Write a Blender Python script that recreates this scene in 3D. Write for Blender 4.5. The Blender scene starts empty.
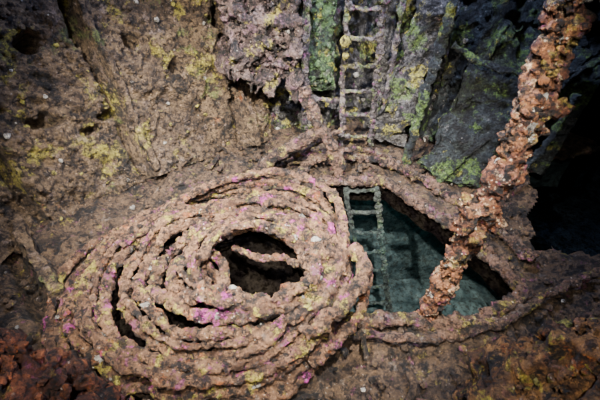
import bpy, math, random
from mathutils import Vector, noise, Matrix, Euler
random.seed(7)
R=random.random
def U(a,b): return a+(b-a)*R()
def nz(p,f,o=0.0): return noise.noise(Vector((p[0]*f+o,p[1]*f-o*.7,p[2]*f+o*1.3)))
def fb(p,f,o=0.0,n=3):
    s=0;a=1
    for i in range(n):
        s+=a*nz(p,f,o+i*7.1);a*=.5;f*=2.1
    return s

# ---------------------------------------------------------------- materials
def crust(name,base=(.16,.10,.06),base2=(.07,.045,.03),patches=(),silt=(.20,.13,.08),silt_amt=.5,
          speck=(.6,.55,.5),speck_amt=.5,bump=.9,scale=1.0,seed=0.0,dark=.18,light=1.8,gam=1.45,k=1.0,spec=.3):
    m=bpy.data.materials.new(name);m.use_nodes=True
    nt=m.node_tree;N=nt.nodes;L=nt.links;N.clear()
    out=N.new('ShaderNodeOutputMaterial');b=N.new('ShaderNodeBsdfPrincipled')
    b.inputs['Roughness'].default_value=.7
    b.inputs['Specular IOR Level'].default_value=spec
    L.new(b.outputs[0],out.inputs[0])
    tc=N.new('ShaderNodeTexCoord');mp=N.new('ShaderNodeMapping')
    mp.inputs['Location'].default_value=(seed*3.1,seed*1.7,seed*2.3)
    mp.inputs['Scale'].default_value=(scale,)*3
    L.new(tc.outputs['Object'],mp.inputs[0]);V=mp.outputs[0]
    def noi(sc,det=6,rough=.6,off=0,dist=0):
        n=N.new('ShaderNodeTexNoise');n.inputs['Scale'].default_value=sc
        n.inputs['Detail'].default_value=det;n.inputs['Roughness'].default_value=rough
        n.inputs['Distortion'].default_value=dist
        if off:
            a=N.new('ShaderNodeVectorMath');a.inputs[1].default_value=(off,off*.6,-off)
            L.new(V,a.inputs[0]);L.new(a.outputs[0],n.inputs[0])
        else: L.new(V,n.inputs[0])
        return n.outputs['Fac']
    def ss(x,lo,hi,o0=0,o1=1):
        r=N.new('ShaderNodeMapRange');r.interpolation_type='SMOOTHSTEP'
        r.inputs[1].default_value=lo;r.inputs[2].default_value=hi
        r.inputs[3].default_value=o0;r.inputs[4].default_value=o1
        L.new(x,r.inputs[0]);return r.outputs[0]
    def mix(a,c,f,bt='MIX'):
        x=N.new('ShaderNodeMix');x.data_type='RGBA';x.blend_type=bt
        for s,val in ((x.inputs[6],a),(x.inputs[7],c)):
            if isinstance(val,tuple): s.default_value=(*val[:3],1)
            else: L.new(val,s)
        if isinstance(f,float) or isinstance(f,int): x.inputs[0].default_value=f
        else: L.new(f,x.inputs[0])
        return x.outputs[2]
    def mul(a,k):
        x=N.new('ShaderNodeMath');x.operation='MULTIPLY';L.new(a,x.inputs[0])
        if isinstance(k,(float,int)): x.inputs[1].default_value=k
        else: L.new(k,x.inputs[1])
        return x.outputs[0]
    c=mix(base2,base,ss(noi(6,8,.75),.43,.57))
    g=N.new('ShaderNodeNewGeometry');sx=N.new('ShaderNodeSeparateXYZ');L.new(g.outputs['Normal'],sx.inputs[0])
    up=ss(sx.outputs[2],.1,.9)
    c=mix(c,silt,mul(mul(up,ss(noi(9,6,.7,3.3),.42,.55)),silt_amt))
    i=1
    fine=noi(34,6,.8,41)
    for (col,sc,th,amt) in patches:
        a=mul(ss(noi(sc,8,.68,5.7*i),th,th+.04),amt)
        a=mul(a,ss(fine,.40,.52,.2,1))
        c=mix(c,col,a);i+=1
    v=N.new('ShaderNodeTexVoronoi');v.inputs['Scale'].default_value=34;v.inputs['Randomness'].default_value=1
    L.new(V,v.inputs[0])
    c=mix(c,speck,mul(mul(ss(v.outputs['Distance'],.12,.24,1,0),ss(noi(9,4,.6,31),.52,.60)),speck_amt))
    c=mix(c,(dark*.9,dark*.74,dark*.66),mul(ss(noi(20,8,.75,11),.53,.40),.95),'MULTIPLY')
    c=mix(c,(light,light*.97,light*.93),mul(ss(noi(55,5,.8,17),.52,.62),.85),'MULTIPLY')
    gm=N.new('ShaderNodeGamma');gm.inputs[1].default_value=gam;L.new(c,gm.inputs[0])
    c=mix(gm.outputs[0],(k,k,k),1.0,'MULTIPLY')
    L.new(c,b.inputs['Base Color'])
    h=N.new('ShaderNodeMath');h.operation='ADD'
    L.new(mul(noi(18,11,.8,2),2.2),h.inputs[0])
    v2=N.new('ShaderNodeTexVoronoi');v2.inputs['Scale'].default_value=45;L.new(V,v2.inputs[0])
    L.new(mul(v2.outputs['Distance'],-.7),h.inputs[1])
    bp=N.new('ShaderNodeBump');bp.inputs['Strength'].default_value=bump;bp.inputs['Distance'].default_value=.07
    L.new(h.outputs[0],bp.inputs['Height']);L.new(bp.outputs[0],b.inputs['Normal'])
    return m
MAG=(.32,.09,.24);YEL=(.46,.42,.09);GRN=(.20,.29,.08);ORG=(.42,.15,.03);PNK=(.45,.25,.20);GRY=(.32,.30,.29);BLK=(.02,.016,.014)
m_left=crust('silted_hull_plate',(.25,.185,.12),(.125,.088,.058),[(YEL,3.2,.566,.7),(GRN,2.2,.575,.5),(BLK,3.6,.56,.85),(ORG,2.4,.66,.6),((.34,.27,.24),7,.57,.6)],(.265,.195,.13),.5,seed=1,speck_amt=.4,k=.9)
m_back=crust('encrusted_bulkhead',(.20,.19,.18),(.08,.074,.072),[(YEL,3.2,.545,.8),(GRN,4.2,.545,.7),(MAG,7,.60,.5),(GRY,9,.58,.5),(BLK,4,.53,.9)],(.22,.19,.16),.4,seed=2,speck_amt=.7)
m_col=crust('locker_crust',(.24,.175,.155),(.10,.068,.06),[((.31,.18,.25),9,.55,.55),(GRY,13,.58,.5),(YEL,8,.57,.75),(BLK,7,.53,.9)],(.26,.19,.16),.4,seed=3,speck_amt=.6,bump=1)
m_green=crust('algae_plate',(.16,.24,.11),(.06,.10,.05),[(YEL,7,.55,.7),(GRY,9,.57,.5),(BLK,7,.55,.85)],(.2,.22,.12),.3,seed=4,k=.85)
m_right=crust('dark_bulkhead',(.09,.105,.105),(.033,.042,.046),[(GRN,3,.51,.8),(YEL,5,.59,.6),(GRY,9,.59,.4),(BLK,4,.52,.9)],(.12,.125,.12),.4,seed=5,k=.8)
m_floor=crust('silted_deck',(.20,.14,.092),(.09,.062,.042),[(YEL,8,.595,.5),(MAG,11,.60,.45),(GRY,12,.60,.4),(BLK,4,.54,.88)],(.22,.155,.10),.6,seed=6,speck_amt=.5,k=.82)
m_rope=crust('rope_crust',(.33,.205,.125),(.15,.085,.05),[(MAG,11,.585,.6),((.46,.08,.34),6.5,.585,.95),(YEL,8,.565,.8),(ORG,9,.59,.6),(GRY,13,.60,.4),(BLK,9,.555,.88)],(.35,.235,.145),.45,seed=7,speck_amt=.7,bump=1)
m_core=crust('painted_shade',(.010,.008,.006),(.004,.003,.003),[],(.010,.008,.006),.3,seed=8,speck_amt=0,gam=1,spec=0,light=1.1)  # near-black colour with the coil's inner shade painted in
m_void=crust('painted_dark_recess',(.008,.012,.016),(.003,.005,.007),[],(.008,.012,.014),.3,seed=18,speck_amt=0,gam=1,spec=0,light=1.1)  # darkness of the right-hand void painted in as near-black colour
m_pipe=crust('pipe_crust',(.28,.18,.13),(.11,.07,.05),[(MAG,9,.57,.6),(YEL,9,.56,.65),(ORG,8,.61,.5),(GRY,12,.57,.5),(BLK,8,.56,.85)],(.28,.20,.14),.5,seed=9,speck_amt=.6,bump=1)
m_pole=crust('rusty_coral_crust',(.38,.20,.10),(.17,.07,.035),[(PNK,11,.56,.6),((.66,.54,.38),12,.56,.8),(ORG,7,.59,.5),(MAG,12,.59,.5),(YEL,9,.57,.6),(BLK,9,.53,.9)],(.40,.27,.17),.4,seed=10,speck=(.75,.68,.58),speck_amt=.9,bump=1.0,dark=.14,light=2.0)
m_ladder=crust('encrusted_iron',(.26,.23,.22),(.11,.09,.095),[(MAG,11,.57,.6),(GRN,8,.55,.6),(YEL,9,.56,.6),(BLK,12,.58,.7)],(.28,.25,.22),.4,seed=11,speck_amt=.7)
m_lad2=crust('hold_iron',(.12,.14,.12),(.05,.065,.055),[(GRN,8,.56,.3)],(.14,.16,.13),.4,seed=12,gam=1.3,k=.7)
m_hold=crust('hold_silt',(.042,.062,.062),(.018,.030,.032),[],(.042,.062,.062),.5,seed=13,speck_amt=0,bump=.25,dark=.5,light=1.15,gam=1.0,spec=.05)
m_fore=crust('foreground_red_crust',(.36,.15,.07),(.13,.05,.028),[(ORG,10,.58,.6),(MAG,9,.59,.4),(YEL,8,.60,.4),(BLK,7,.54,.9)],(.30,.17,.09),.4,seed=14,bump=1,k=.95)
m_fore2=crust('foreground_ochre_crust',(.34,.20,.09),(.13,.065,.03),[(YEL,8,.54,.7),(ORG,8,.58,.6),(PNK,10,.58,.4),(BLK,7,.54,.9)],(.30,.21,.11),.4,seed=15,bump=1)
m_sponge=crust('yellow_sponge_skin',(.42,.38,.12),(.25,.22,.07),[],(.42,.38,.15),.2,seed=16,speck_amt=.2)
m_white=crust('pale_barnacle',(.50,.47,.42),(.32,.3,.27),[],(.50,.47,.42),.2,seed=17,speck_amt=.2)

# ---------------------------------------------------------------- builder
class MB:
    def __init__(s): s.v=[];s.f=[];s.m=[]
    def grid(s,P,nu,nv,mat=0,skip=None):
        o=len(s.v)
        for j in range(nv+1):
            for i in range(nu+1): s.v.append(tuple(P(i/nu,j/nv)))
        for j in range(nv):
            for i in range(nu):
                a=o+j*(nu+1)+i
                if skip and skip(s.v[a],s.v[a+1],s.v[a+nu+2],s.v[a+nu+1]): continue
                s.f.append((a,a+1,a+nu+2,a+nu+1));s.m.append(mat)
    def tube(s,pts,rad,seg=14,step=.02,mat=0,amp=.25,fr=12,closed=False,seed=0,flat=1.0):
        pts=[Vector(p) for p in pts];n=len(pts)
        if not hasattr(rad,'__len__'): rad=[rad]*n
        path=[];rr=[]
        cnt=n if closed else n-1
        for i in range(cnt):
            if closed: p0,p1,p2,p3=pts[i-1],pts[i],pts[(i+1)%n],pts[(i+2)%n]
            else: p0,p1,p2,p3=pts[max(i-1,0)],pts[i],pts[i+1],pts[min(i+2,n-1)]
            k=max(1,int((p2-p1).length/step))
            for j in range(k):
                t=j/k
                path.append(.5*((2*p1)+(p2-p0)*t+(2*p0-5*p1+4*p2-p3)*t*t+(3*p1-p0-3*p2+p3)*t**3))
                rr.append(rad[i]+(rad[(i+1)%n]-rad[i])*t)
        if not closed: path.append(pts[-1]);rr.append(rad[-1])
        M=len(path);o=len(s.v)
        T=(path[1]-path[0]).normalized()
        ref=Vector((0,0,1)) if abs(T.z)<.9 else Vector((1,0,0))
        nrm=(ref-T*ref.dot(T)).normalized()
        for i in range(M):
            if closed: T=(path[(i+1)%M]-path[i-1]).normalized()
            else: T=(path[min(i+1,M-1)]-path[max(i-1,0)]).normalized()
            if closed: nrm=Vector((0,0,1))
            nrm=(nrm-T*nrm.dot(T)).normalized();bn=T.cross(nrm)
            for k in range(seg):
                a=2*math.pi*k/seg
                d=nrm*math.cos(a)*flat+bn*math.sin(a)
                q=path[i]+d*rr[i]
                w=1+amp*(fb(q,fr,seed,3)*1.3)
                s.v.append(tuple(path[i]+d*rr[i]*w))
        lim=M if closed else M-1
        for i in range(lim):
            for k in range(seg):
                a=o+i*seg+k;b=o+i*seg+(k+1)%seg;c=o+((i+1)%M)*seg+(k+1)%seg;d=o+((i+1)%M)*seg+k
                s.f.append((a,b,c,d));s.m.append(mat)
        if not closed:
            s.f.append(tuple(o+k for k in range(seg))[::-1]);s.m.append(mat)
            s.f.append(tuple(o+(M-1)*seg+k for k in range(seg)));s.m.append(mat)
    def blob(s,c,r,mat=0,amp=.35,fr=None,sq=(1,1,1),nu=10,nv=7,zmin=None):
        o=len(s.v);c=Vector(c);fr=fr or 1.2/r;sd=U(0,50)
        for j in range(nv+1):
            th=math.pi*j/nv
            for i in range(nu):
                ph=2*math.pi*i/nu
                d=Vector((math.sin(th)*math.cos(ph),math.sin(th)*math.sin(ph),math.cos(th)))
                w=r*(1+amp*fb(d*r,fr,sd,2))
                z=c.z+d.z*w*sq[2]
                if zmin is not None: z=max(z,zmin)
                s.v.append((c.x+d.x*w*sq[0],c.y+d.y*w*sq[1],z))
        for j in range(nv):
            for i in range(nu):
                s.f.append((o+j*nu+i,o+(j+1)*nu+i,o+(j+1)*nu+(i+1)%nu,o+j*nu+(i+1)%nu));s.m.append(mat)
    def box(s,c,sz,rot=(0,0,0),mat=0,amp=.02,fr=6):
        M=Euler(rot).to_matrix();c=Vector(c)
        hx,hy,hz=sz[0]/2,sz[1]/2,sz[2]/2
        faces=[((-1,-1,1),(2,0,0),(0,2,0)),((-1,1,-1),(2,0,0),(0,-2,0)),((-1,-1,-1),(2,0,0),(0,0,2)),
               ((1,1,-1),(-2,0,0),(0,0,2)),((1,-1,-1),(0,2,0),(0,0,2)),((-1,1,-1),(0,-2,0),(0,0,2))]
        for (o,a,b) in faces:
            def P(u,v):
                q=Vector((o[0]+a[0]*u+b[0]*v,o[1]+a[1]*u+b[1]*v,o[2]+a[2]*u+b[2]*v))
                w=Vector((q.x*hx,q.y*hy,q.z*hz));w=M@w+c
                return w+Vector((fb(w,fr,1),fb(w,fr,9),fb(w,fr,17)))*amp
            la=Vector((a[0]*hx,a[1]*hy,a[2]*hz)).length;lb=Vector((b[0]*hx,b[1]*hy,b[2]*hz)).length
            s.grid(P,max(2,int(la/.025)),max(2,int(lb/.025)),mat)
    def obj(s,name,mats,parent=None,disp=()):
        me=bpy.data.meshes.new(name);me.from_pydata(s.v,[],s.f);me.update()
        for m in mats: me.materials.append(m)
        me.polygons.foreach_set('material_index',s.m)
        me.polygons.foreach_set('use_smooth',[True]*len(s.f))
        ob=bpy.data.objects.new(name,me);bpy.context.collection.objects.link(ob)
        if parent: ob.parent=parent
        for k,(ty,size,st) in enumerate(disp):
            t=bpy.data.textures.new(name+'_relief%d'%k,ty);t.noise_scale=size
            if ty=='CLOUDS': t.noise_depth=3
            d=ob.modifiers.new('relief%d'%k,'DISPLACE');d.texture=t;d.strength=st;d.mid_level=.5;d.texture_coords='GLOBAL'
        return ob
def empty(name,loc=(0,0,0)):
    e=bpy.data.objects.new(name,None);bpy.context.collection.objects.link(e);return e

# ---------------------------------------------------------------- deck
HATCH=[(.12,1.42),(1.12,1.40),(1.52,1.60),(1.30,2.16),(.80,2.84),(.16,2.86)]
PIT=[(1.85,2.10),(2.3,2.0),(4.1,1.5),(4.1,3.9),(2.1,3.0)]
def inpoly(x,y,P=HATCH):
    c=False;n=len(P)
    for i in range(n):
        x1,y1=P[i];x2,y2=P[i-1]
        if (y1>y)!=(y2>y) and x<(x2-x1)*(y-y1)/(y2-y1)+x1: c=not c
    return c
b=MB()
def deck(u,v):
    x=-3.6+7.8*u;y=-.8+5.4*v
    z=.07*fb((x,y,0),1.3,3)+.05*fb((x,y,0),6,5)+.03*fb((x,y,0),20,5)
    d=((x+.3)/.42)**2+((y-1.6)/.4)**2
    z-=.22*math.exp(-d*d)
    # trench under the fallen girder at the foot of the hull plating
    tx,ty=.68,-.73
    e=(x+1.98)*ty*-1+(y-1.80)*-tx*-1
    al=(x+1.98)*tx+(y-1.80)*ty
    e=(x+1.98)*.73+(y-1.80)*.68
    z-=.20*math.exp(-(e/.07)**2)*math.exp(-(al/.5)**4)
    return (x,y,z)
def dskip(a,c,d,e):
    x=(a[0]+d[0])/2;y=(a[1]+d[1])/2
    return inpoly(x,y) or inpoly(x+.12*nz((x,y,0),4),y+.12*nz((x,y,3),4),PIT)
b.grid(deck,330,230,0,dskip)
for i in range(1000):
    x=U(-2.2,2.6);y=U(.8,3.5)
    if inpoly(x,y) or inpoly(x,y,PIT) or ((x+.3)/.45)**2+((y-1.5)/.4)**2<1: continue
    b.blob((x,y,.01),U(.006,.026)*(1 if R()<.93 else 2),1 if R()<.05 else 0,sq=(1,1,.7),nu=7,nv=5,amp=.6)
for i in range(80):
    x=U(-1.2,2.4);y=U(2.75,3.5) if R()<.6 else U(.8,1.3)
    a=U(0,3.14);l=U(.06,.30);z=U(.02,.06)
    if inpoly(x,y) or inpoly(x,y,PIT): continue
    b.tube([(x,y,z),(x+l*.5*math.cos(a),y+l*.5*math.sin(a),z+U(0,.06)),(x+l*math.cos(a+.3),y+l*math.sin(a+.3),z)],U(.010,.022),amp=.5,fr=20,seg=8)
b.grid(lambda u,v:(1.6+2.6*u,1.4+2.6*v,-.13-.5*min(1,4*min(u,v))),20,20,2)  # pit liner, coloured near-black to paint the void's darkness
floor=b.obj('floor',[m_floor,m_white,m_void])

hc=empty('hatch')
b=MB()
H=[]
for i in range(len(HATCH)):
    p=Vector((*HATCH[i],.03));q=Vector((*HATCH[(i+1)%len(HATCH)],.03))
    for t in (0.08,.3,.5,.7,.92):
        w=p.lerp(q,t);H.append(w+Vector((.02*nz(w,4,1),.02*nz(w,4,9),.02*nz(w,5,5))))
b.tube(H,.045,closed=True,amp=.4,fr=11,seg=16,step=.012)
for i in range(200):
    k=R()*len(H);j=int(k)%len(H);w=H[j].lerp(H[(j+1)%len(H)],k-int(k))
    b.blob(w+Vector((U(-.04,.04),U(-.04,.04),U(0,.04))),U(.01,.025),amp=.6,nu=8,nv=5)
b.obj('coaming_rim',[m_pipe],hc,[('CLOUDS',.06,.045),('CLOUDS',.025,.03)])
b=MB()
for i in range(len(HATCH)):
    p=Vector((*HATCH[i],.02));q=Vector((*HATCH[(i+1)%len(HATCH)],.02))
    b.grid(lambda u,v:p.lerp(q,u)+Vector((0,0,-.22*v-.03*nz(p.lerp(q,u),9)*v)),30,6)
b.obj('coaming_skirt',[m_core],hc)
b=MB()
FL=[(-.05,2.75,.06),(.1,3.02,.13),(.42,3.10,.14),(.86,3.02,.10),(1.15,2.75,.08),(1.45,2.35,.06),(1.7,1.9,.04)]
b.tube(FL,.043,amp=.45,step=.012,fr=10,seg=16)
for i in range(160):
    k=R()*(len(FL)-1);j=int(k);w=Vector(FL[j]).lerp(Vector(FL[j+1]),k-j)
    b.blob(w+Vector((U(-.05,.05),U(-.05,.05),U(-.02,.03))),U(.01,.026),amp=.6,nu=8,nv=5)
b.obj('coaming_outer_flange',[m_pipe],hc,[('CLOUDS',.06,.045),('CLOUDS',.025,.03)])

# ---------------------------------------------------------------- hold below
hold=empty('cargo_hold')
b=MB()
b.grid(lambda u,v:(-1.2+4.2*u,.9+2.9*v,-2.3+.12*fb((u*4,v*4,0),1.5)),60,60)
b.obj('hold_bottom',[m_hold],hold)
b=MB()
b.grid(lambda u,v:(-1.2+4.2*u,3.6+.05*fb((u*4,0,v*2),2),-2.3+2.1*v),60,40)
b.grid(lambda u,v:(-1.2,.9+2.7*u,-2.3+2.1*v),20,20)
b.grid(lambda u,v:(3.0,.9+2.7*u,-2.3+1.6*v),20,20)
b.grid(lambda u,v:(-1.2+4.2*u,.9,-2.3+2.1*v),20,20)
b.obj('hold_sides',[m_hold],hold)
b=MB()
b.box((1.95,2.3,-1.95),(.7,1.3,.6),(0,.1,.4),amp=.06)
b.obj('hold_wreckage',[m_hold],hold)

# ---------------------------------------------------------------- left wall
wl=empty('wall_left')
A0=Vector((-.30,3.62,0));B0=Vector((-1.35,3.0,0));C0=Vector((-2.15,2.15,0));D0=Vector((-2.6,-.6,0))
def lerpl(P,u):
    u*=len(P)-1;i=min(int(u),len(P)-2);return P[i].lerp(P[i+1],u-i)
topoff=[Vector((-.25,.75,2.7)),Vector((-.75,.75,2.7)),Vector((-1.1,.5,2.7)),Vector((-1.2,0,2.7))]
SE=[.07,.35,.60]
holes=[(.50,.26,.025,.02),(.44,.60,.02,.03),(.55,.60,.03,.02),(.27,.40,.02,.02),(.66,.16,.03,.02),(.45,.45,.02,.02),(.20,.3,.015,.03),(.40,.75,.03,.02),(.22,.62,.02,.015),(.38,.22,.02,.015),(.42,.20,.03,.012)]
def seam(s,v): return s+.010*nz((v*5,s,0),1)
def lw(u,v):
    base=lerpl([A0,B0,C0,D0],u);to=lerpl(topoff,u)
    p=base+to*v
    n=Vector((.62,-.55,.45))
    d=.12*fb(p,1.4,2)+.08*fb(p,5,8)+.05*fb(p,16,4)
    for s in SE:
        e=(u-seam(s,v))
        d+=(.09 if e<0 else 0)*math.exp(-(e/.05)**2)-.18*math.exp(-((e-.012)/.010)**2)
    for (hu,h2,ru,rv) in holes:
        q=((u-hu)/ru)**2+((v-h2)/rv)**2+1.2*nz(p,10)
        if q<3: d-=.30*math.exp(-max(q,0)**2)
    return p+n*d
b=MB();b.grid(lw,420,220,0)
for i in range(900):
    u=U(.02,.72);v=U(0,.75);p=lw(u,v)
    b.blob(p,U(.006,.024),2 if R()<.05 else (1 if R()<.10 else 0),nu=8,nv=5,amp=.6)
b.obj('hull_plating',[m_left,m_sponge,m_white],wl)
b=MB()
b.box((-1.92,1.93,.07),(1.0,.07,.12),(0,.03,-.80),amp=.04)
b.box((-2.05,1.50,.04),(.7,.05,.08),(0,.03,-.95),amp=.04)
n3=Vector((.62,-.55,.45))
for (s,v0,v1) in ((.07,0,.8),(.35,.02,.9)):
    P=[]
    for k in range(17):
        v=v0+(v1-v0)*k/16;u=seam(s,v)-.008
        base=lerpl([A0,B0,C0,D0],u)+lerpl(topoff,u)*v
        P.append(base+n3*(.11+.12*fb(base,1.4,2)))
    b.tube(P,.028,amp=.5,seg=10)
b.obj('rusted_girders',[m_left],wl,[('CLOUDS',.06,.04)])

# ---------------------------------------------------------------- back wall
wb=empty('wall_back')
b=MB()
def bw(u,v):
    x=-.55+2.1*u;p=Vector((x,3.82,2.9*v-.05))
    d=.08*fb(p,1.6,12)+.08*fb(p,6,2)+.05*fb(p,18,2)
    fold=.08*math.exp(-((x-.30)/.03)**2)-.34*math.exp(-((x-.54)/.15)**2)+.10*math.exp(-((x-.86)/.05)**2)
    return p+Vector((0,-1,0))*(d+fold)
b.grid(bw,170,210)
for i in range(300):
    p=bw(U(.05,.95),U(0,.7));b.blob(p,U(.010,.035),2 if R()<.06 else (1 if R()<.2 else 0),nu=8,nv=5,amp=.6)
b.obj('bulkhead_plating',[m_back,m_sponge,m_white],wb)
b=MB()
b.box((-.30,3.46,1.78),(.54,.40,1.9),(0,.11,.12),amp=.10,fr=4)
for i in range(500):
    b.blob((U(-.56,-.02),3.25+U(-.02,.04),U(.86,1.8)),U(.012,.045),1 if R()<.02 else 0,nu=8,nv=5,amp=.7)
for i in range(7):
    x=U(-.5,0);b.tube([(x,3.26,.92),(x+U(-.03,.03),3.25,.82),(x+U(-.05,.05),3.26,U(.64,.76))],[.04,.03,.012],amp=.6)
b.obj('encrusted_locker',[m_col,m_white],wb,[('CLOUDS',.15,.20),('CLOUDS',.045,.08)])
b=MB()
b.box((.19,3.55,1.35),(.20,.08,1.5),(0,0,.05),amp=.04)
for i in range(60): b.blob((U(.10,.28),3.50,U(.65,2)),U(.01,.03),amp=.6,nu=8,nv=5)
b.obj('algae_covered_plate',[m_green],wb,[('CLOUDS',.08,.10)])
b=MB()
b.tube([(.04,3.4,.3),(.05,3.4,1.2),(.05,3.45,2.4)],.03,amp=.5)
b.tube([(-.1,3.5,.55),(.4,3.5,.50)],.025,amp=.5)
b.tube([(.80,3.5,.1),(.84,3.52,1.2),(.84,3.55,2.4)],.026,amp=.5)
b.obj('frames',[m_ladder],wb,[('CLOUDS',.06,.05)])

def ladder(name,p0,p1,w,rr,rg,sp,mat,amp):
    b=MB();p0=Vector(p0);p1=Vector(p1);w=Vector(w)
    L=(p1-p0).length
    for s in (0,1):
        pts=[p0+w*s+(p1-p0)*t+Vector((.02*nz((t*5,s*3,0),1),0,0)) for t in [k/10 for k in range(11)]]
        b.tube(pts,rr,amp=amp,fr=18,seg=12,step=.012,seed=s*3)
    k=sp*.5;
    while k<L:
        q=p0+(p1-p0)*(k/L)
        b.tube([q+Vector((0,0,.02*nz(q,9))),q+w*.5+Vector((0,0,-.012)),q+w],rg,amp=amp,fr=20,seg=10,step=.012)
        k+=sp
    for i in range(int(L*60)):
        q=p0+(p1-p0)*R()+w*(R()<.5 and 0 or 1)
        b.blob(q+Vector((U(-.02,.02),-.015,0)),U(.008,.028),0,nu=8,nv=5,amp=.6)
    return b.obj(name,[mat],None,[('CLOUDS',.04,.03)])
ladder('ladder',(.41,3.42,.05),(.36,3.48,2.5),(.30,0,0),.024,.019,.235,m_ladder,.6)
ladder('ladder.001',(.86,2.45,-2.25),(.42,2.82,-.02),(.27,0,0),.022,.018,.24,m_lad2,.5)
b=MB();b.blob((.38,3.36,1.10),.045,0,sq=(1,.6,1.1));b.blob((.39,3.36,.98),.03,0);b.obj('yellow_sponge',[m_sponge],None,[('CLOUDS',.03,.02)])

b=MB()
b.tube([(.03,3.06,.84),(.07,3.04,.70),(.17,3.0,.52),(.30,2.96,.28),(.38,2.95,.05)],[.045,.056,.052,.058,.05],amp=.35,seg=18,step=.012)
b.tube([(-.42,2.90,.05),(-.28,2.92,.20),(-.08,2.95,.33),(.12,2.98,.44),(.19,3.0,.50)],[.045,.060,.055,.060,.052],amp=.3,seg=18,step=.012)
b.tube([(-.35,3.1,.02),(-.1,3.15,.12),(.25,3.2,.10)],.03,amp=.4)
b.tube([(.30,2.98,.28),(.55,3.06,.24),(.85,3.12,.10)],.022,amp=.4)
b.tube([(-.05,3.25,.02),(.20,3.12,.30),(.42,3.15,.42)],.020,amp=.4)
b.obj('bent_pipe',[m_pipe],None,[('CLOUDS',.06,.04),('CLOUDS',.025,.025)])

# ---------------------------------------------------------------- right wall & structure
wr=empty('wall_right')
b=MB()
def rw(u,v):
    P=[Vector((.85,3.82,0)),Vector((1.3,3.65,0)),Vector((1.8,3.3,0)),Vector((2.3,2.98,0))]
    p=lerpl(P,u)+Vector((.15+.3*u,.25,2.8))*v
    d=.12*fb(p,1.5,22)+.09*fb(p,5,2)+.05*fb(p,16,2)
    for s in (.28,.55,.8):
        e=u-s-.02*nz((v*3,s,0),1);d+=.09*math.exp(-(e/.02)**2)-.14*math.exp(-((e-.035)/.02)**2)
    return p+Vector((-.5,-.8,.2))*d
b.grid(rw,170,200)
for i in range(260):
    p=rw(U(.02,.9),U(0,.6));b.blob(p,U(.010,.035),1 if R()<.06 else 0,nu=8,nv=5,amp=.6)
b.obj('bulkhead_plating_right',[m_right,m_white],wr)
b=MB()
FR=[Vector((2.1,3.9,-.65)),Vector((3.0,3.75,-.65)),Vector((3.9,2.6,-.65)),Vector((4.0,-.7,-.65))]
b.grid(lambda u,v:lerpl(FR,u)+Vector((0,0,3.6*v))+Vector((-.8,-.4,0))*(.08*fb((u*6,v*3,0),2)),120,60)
b.obj('wall_far_right',[m_void])  # wall beyond the pit, its darkness painted into the colour
b=MB()
b.box((1.02,3.46,.85),(.28,.06,1.5),(-.12,.22,-.1),amp=.09,fr=4)
b.obj('leaning_plate_narrow',[m_back],wr,[('CLOUDS',.08,.08)])
b=MB()
b.box((1.66,3.05,.60),(.72,.06,1.3),(-.45,.25,-.45),amp=.10,fr=3)
b.obj('leaning_plate_wide',[m_right],wr,[('CLOUDS',.10,.12)])
b=MB()
b.tube([(1.02,3.15,.02),(1.08,3.18,.7),(1.15,3.2,1.4),(1.2,3.25,2.4)],.042,amp=.5)
b.tube([(1.25,2.85,.02),(1.55,2.95,.35),(1.95,3.0,.75),(2.3,3.0,1.1)],.03,amp=.6)
b.tube([(1.3,3.15,.02),(1.42,3.2,.6),(1.6,3.2,1.3)],.022,amp=.6)
b.tube([(1.75,2.7,.03),(2.0,2.75,.45),(2.1,2.8,.9)],.028,amp=.6)
b.tube([(1.2,3.15,1.15),(1.5,3.1,1.0),(1.9,2.95,.95)],.025,amp=.6)
b.obj('stanchions',[m_right],wr,[('CLOUDS',.05,.04)])

# ---------------------------------------------------------------- rope coil
coil=empty('rope_coil')
b=MB()
TURNS=8
def ringpt(s,th,dz=0,k=0):
    cx=-.60+.32*s;cy=1.68-.21*s
    rx=.93-.62*s;ry=.82-.61*s
    c,sn=math.cos(th),math.sin(th)
    w=1+.08*nz((c*1.2,sn*1.2,k*.6),1,k*.35)+.025*nz((c*3,sn*3,k),1,k)
    x=cx+rx*w*c;y=cy+ry*w*sn
    z=.06+.42*(s**.75)+dz+.16*nz((c*1.4,sn*1.4,k*.8),1,4)*(.4+s*.6)
    z+=.14*max(0,math.cos(th-.3))*(1-s)
    return (x,y,max(z,.03))
pts=[];rad=[]
n=TURNS*36
for i in range(n+1):
    th=-1.2+2*math.pi*i/36;s=i/n
    k=i/36
    pts.append(ringpt(s,th,0,k));rad.append(.035+.007*nz((i*.06,0,0),1))
b.tube(pts,rad,amp=.30,fr=11,seg=20,step=.011)
for j,(sc,dx,dy,z,rr) in enumerate([(1.05,-.03,-.02,.05,.030),(.97,-.05,-.05,.12,.028),(.93,.05,.02,.22,.030),(.88,.10,.05,.32,.030),(.80,.16,.10,.42,.028)]):
    P=[]
    for i in range(36):
        th=2*math.pi*i/36
        w=1+.07*nz((math.cos(th)*1.5,math.sin(th)*1.5,j*3.3),1)
        x=-.60+dx+.93*sc*w*math.cos(th);y=1.70+dy+.82*sc*w*math.sin(th)
        zz=z*(.55+.45*math.cos(th-.5)) + .05+.05*nz((x,y,j),2)
        P.append((x,y,max(zz,.03)))
    b.tube(P,rr,amp=.28,fr=12,closed=True,seg=16,step=.012,seed=j)
for j in range(8):
    s=U(.1,1.0);t0=U(0,6.28);ln=U(2,4.5)
    b.tube([ringpt(s+.05*math.sin(q*2+j),t0+ln*q,.055,s*TURNS) for q in [k/18 for k in range(19)]],U(.016,.026),amp=.35,fr=16,seg=12,step=.012)
b.tube([(-.62,1.62,.36),(-.50,1.52,.28),(-.42,1.42,.22),(-.34,1.32,.24),(-.2,1.24,.33)],.034,amp=.3,seg=18,step=.012)
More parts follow.
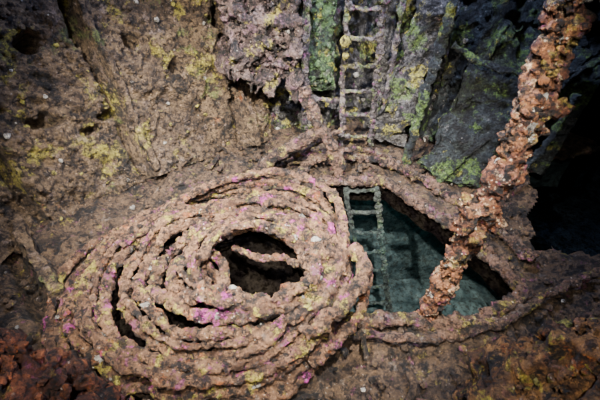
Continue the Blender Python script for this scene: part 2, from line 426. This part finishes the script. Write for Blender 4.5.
b.tube([(-.60,1.50,.38),(-.52,1.42,.32),(-.40,1.34,.29),(-.25,1.26,.36)],.028,amp=.3,seg=18,step=.012)
b.tube([(-.66,1.70,.35),(-.56,1.56,.24),(-.50,1.42,.16),(-.40,1.30,.17)],.036,amp=.3,seg=18,step=.012)
b.tube([(-.60,1.72,.40),(-.48,1.60,.33),(-.44,1.48,.26),(-.40,1.36,.26)],.026,amp=.3,seg=18,step=.012)
b.tube([(-.42,1.70,.38),(-.28,1.66,.35),(-.12,1.62,.37),(.0,1.54,.42)],.022,amp=.3,seg=18,step=.012)
# flaky crust on the turns
for i in range(2400):
    q=pts[int(R()*len(pts))];a=U(.2,2.9)
    b.blob((q[0]+.03*math.cos(a),q[1]+U(-.02,.02),q[2]+.03*math.sin(a)),U(.004,.015),1 if R()<.05 else (2 if R()<.04 else 0),nu=7,nv=5,amp=.9,sq=(U(.6,2),U(.6,2),U(.5,1)))
b.tube([(.02,1.12,.34),(.22,1.24,.40),(.36,1.42,.46),(.34,1.62,.44)],.040,amp=.4,seg=18,step=.012)
b.tube([(.05,1.05,.18),(.28,1.22,.24),(.40,1.48,.32),(.36,1.75,.33)],.033,amp=.4,seg=18,step=.012)
b.obj('coiled_turns',[m_rope,m_sponge,m_white],coil,[('CLOUDS',.08,.045),('CLOUDS',.03,.04)])
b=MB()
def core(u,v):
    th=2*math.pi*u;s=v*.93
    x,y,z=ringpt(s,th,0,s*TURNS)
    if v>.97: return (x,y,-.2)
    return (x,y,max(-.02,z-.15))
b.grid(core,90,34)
b.obj('shade_core_between_turns',[m_core],coil)  # silt body under the rope, painted near-black so gaps look shaded
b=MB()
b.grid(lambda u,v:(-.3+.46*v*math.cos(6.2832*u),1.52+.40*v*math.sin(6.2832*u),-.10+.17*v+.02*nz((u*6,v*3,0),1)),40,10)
b.obj('shade_cap_in_centre',[m_core],coil)  # cap added in the coil hole, shade painted in as near-black

# ---------------------------------------------------------------- encrusted pole
b=MB()
PP=[(.79,1.43,-.02),(.84,1.46,.25),(.89,1.49,.52),(.96,1.53,.91),(1.03,1.59,1.33),(1.06,1.665,1.57),(1.09,1.74,1.80),(1.13,1.84,2.2),(1.16,1.9,2.6)]
b.tube(PP,[.056,.050,.054,.064,.058,.064,.068,.078,.085],amp=.6,fr=9,seg=34,step=.008)
for i in range(1500):
    k=R()*(len(PP)-1);j=int(k);p=Vector(PP[j]).lerp(Vector(PP[j+1]),k-j)
    a=U(0,6.28);rr=U(.04,.072)*(.8+.07*j/2)
    b.blob(p+Vector((math.cos(a)*rr,math.sin(a)*rr,0)),U(.005,.022),1 if R()<.05 else 0,amp=.8,nu=8,nv=6)
for q,r in [((.87,1.50,.86),.05),((.85,1.50,.78),.055),((.90,1.45,.72),.045),((.83,1.52,.92),.035),((1.0,1.5,.8),.04),((1.13,1.57,1.4),.035)]:
    b.blob(q,r,0,amp=.8,nu=18,nv=13)
b.obj('encrusted_pole',[m_pole,m_white],None,[('CLOUDS',.07,.07),('CLOUDS',.025,.04)])

b=MB()
b.tube([(.3,1.31,.05),(.75,1.27,.06),(1.2,1.36,.06),(1.7,1.62,.06),(2.3,1.85,.05)],.03,amp=.5)
b.tube([(1.35,1.2,.04),(1.9,1.45,.05),(2.5,1.62,.05)],.03,amp=.5)
b.tube([(.95,1.22,.05),(1.08,1.08,.04)],.018,amp=.4)
b.obj('fallen_pipe',[m_pipe],None,[('CLOUDS',.06,.05),('CLOUDS',.025,.025)])

def mound(name,c,rad,mats,n=700):
    b=MB();c=Vector(c)
    b.blob(c,1,0,amp=.2,fr=2.2,sq=rad,nu=220,nv=160,zmin=-.03)
    for i in range(n):
        th=U(0,1.5);ph=U(0,6.28)
        d=Vector((math.sin(th)*math.cos(ph)*rad[0],math.sin(th)*math.sin(ph)*rad[1],math.cos(th)*rad[2]))
        b.blob(c+d,U(.006,.026),1 if R()<.05 else 0,amp=.7)
    return b.obj(name,mats,None,[('CLOUDS',.12,.16),('CLOUDS',.035,.06)])
mound('coral_mound',(-1.19,.46,.1),(.62,.41,1.22),[m_fore,m_sponge])
mound('coral_mound.001',(1.23,.58,.1),(.55,.43,1.04),[m_fore2,m_sponge])

# ---------------------------------------------------------------- lights
def aim(o,loc,tgt):
    o.location=loc;o.rotation_euler=(Vector(tgt)-Vector(loc)).to_track_quat('-Z','Y').to_euler()
def spot(name,loc,tgt,e,col,ang=80,size=.04):
    l=bpy.data.lights.new(name,'SPOT');l.energy=e;l.color=col;l.spot_size=math.radians(ang);l.spot_blend=1;l.shadow_soft_size=size
    o=bpy.data.objects.new(name,l);bpy.context.collection.objects.link(o);aim(o,loc,tgt)
def area(name,loc,tgt,size,e,col):
    l=bpy.data.lights.new(name,'AREA');l.size=size;l.energy=e;l.color=col
    o=bpy.data.objects.new(name,l);bpy.context.collection.objects.link(o);aim(o,loc,tgt)
spot('strobe_left',(-1.05,.8,3.0),(-.40,2.5,.35),4600,(1,.96,.89),76)
spot('strobe_right',(.28,.5,3.2),(-.05,2.4,.3),4400,(1,.97,.93),66)
spot('foreground_fill',(0,-.1,2.6),(0,1.3,0),480,(1,.94,.86),104)  # added fill light at the camera, lifts the foreground mounds
area('blue_back_fill',(.4,2.8,3.3),(.35,3.4,.2),.5,340,(.50,.61,1))  # added blue fill, stands in for water haze at the back
area('hold_haze_fill',(.75,2.3,-.4),(.65,2.5,-2.2),.6,12,(.38,.92,.95))  # added teal light, stands in for water haze below deck
w=bpy.data.worlds.new('water');bpy.context.scene.world=w;w.use_nodes=True
w.node_tree.nodes['Background'].inputs[0].default_value=(.035,.10,.17,1)
w.node_tree.nodes['Background'].inputs[1].default_value=.30

cam=bpy.data.cameras.new('camera');cam.lens=23.6;cam.sensor_width=36
co=bpy.data.objects.new('camera',cam);bpy.context.collection.objects.link(co)
co.location=(0,0,2.2);co.rotation_euler=(math.radians(50),0,0);cam.clip_start=.02
bpy.context.scene.camera=co
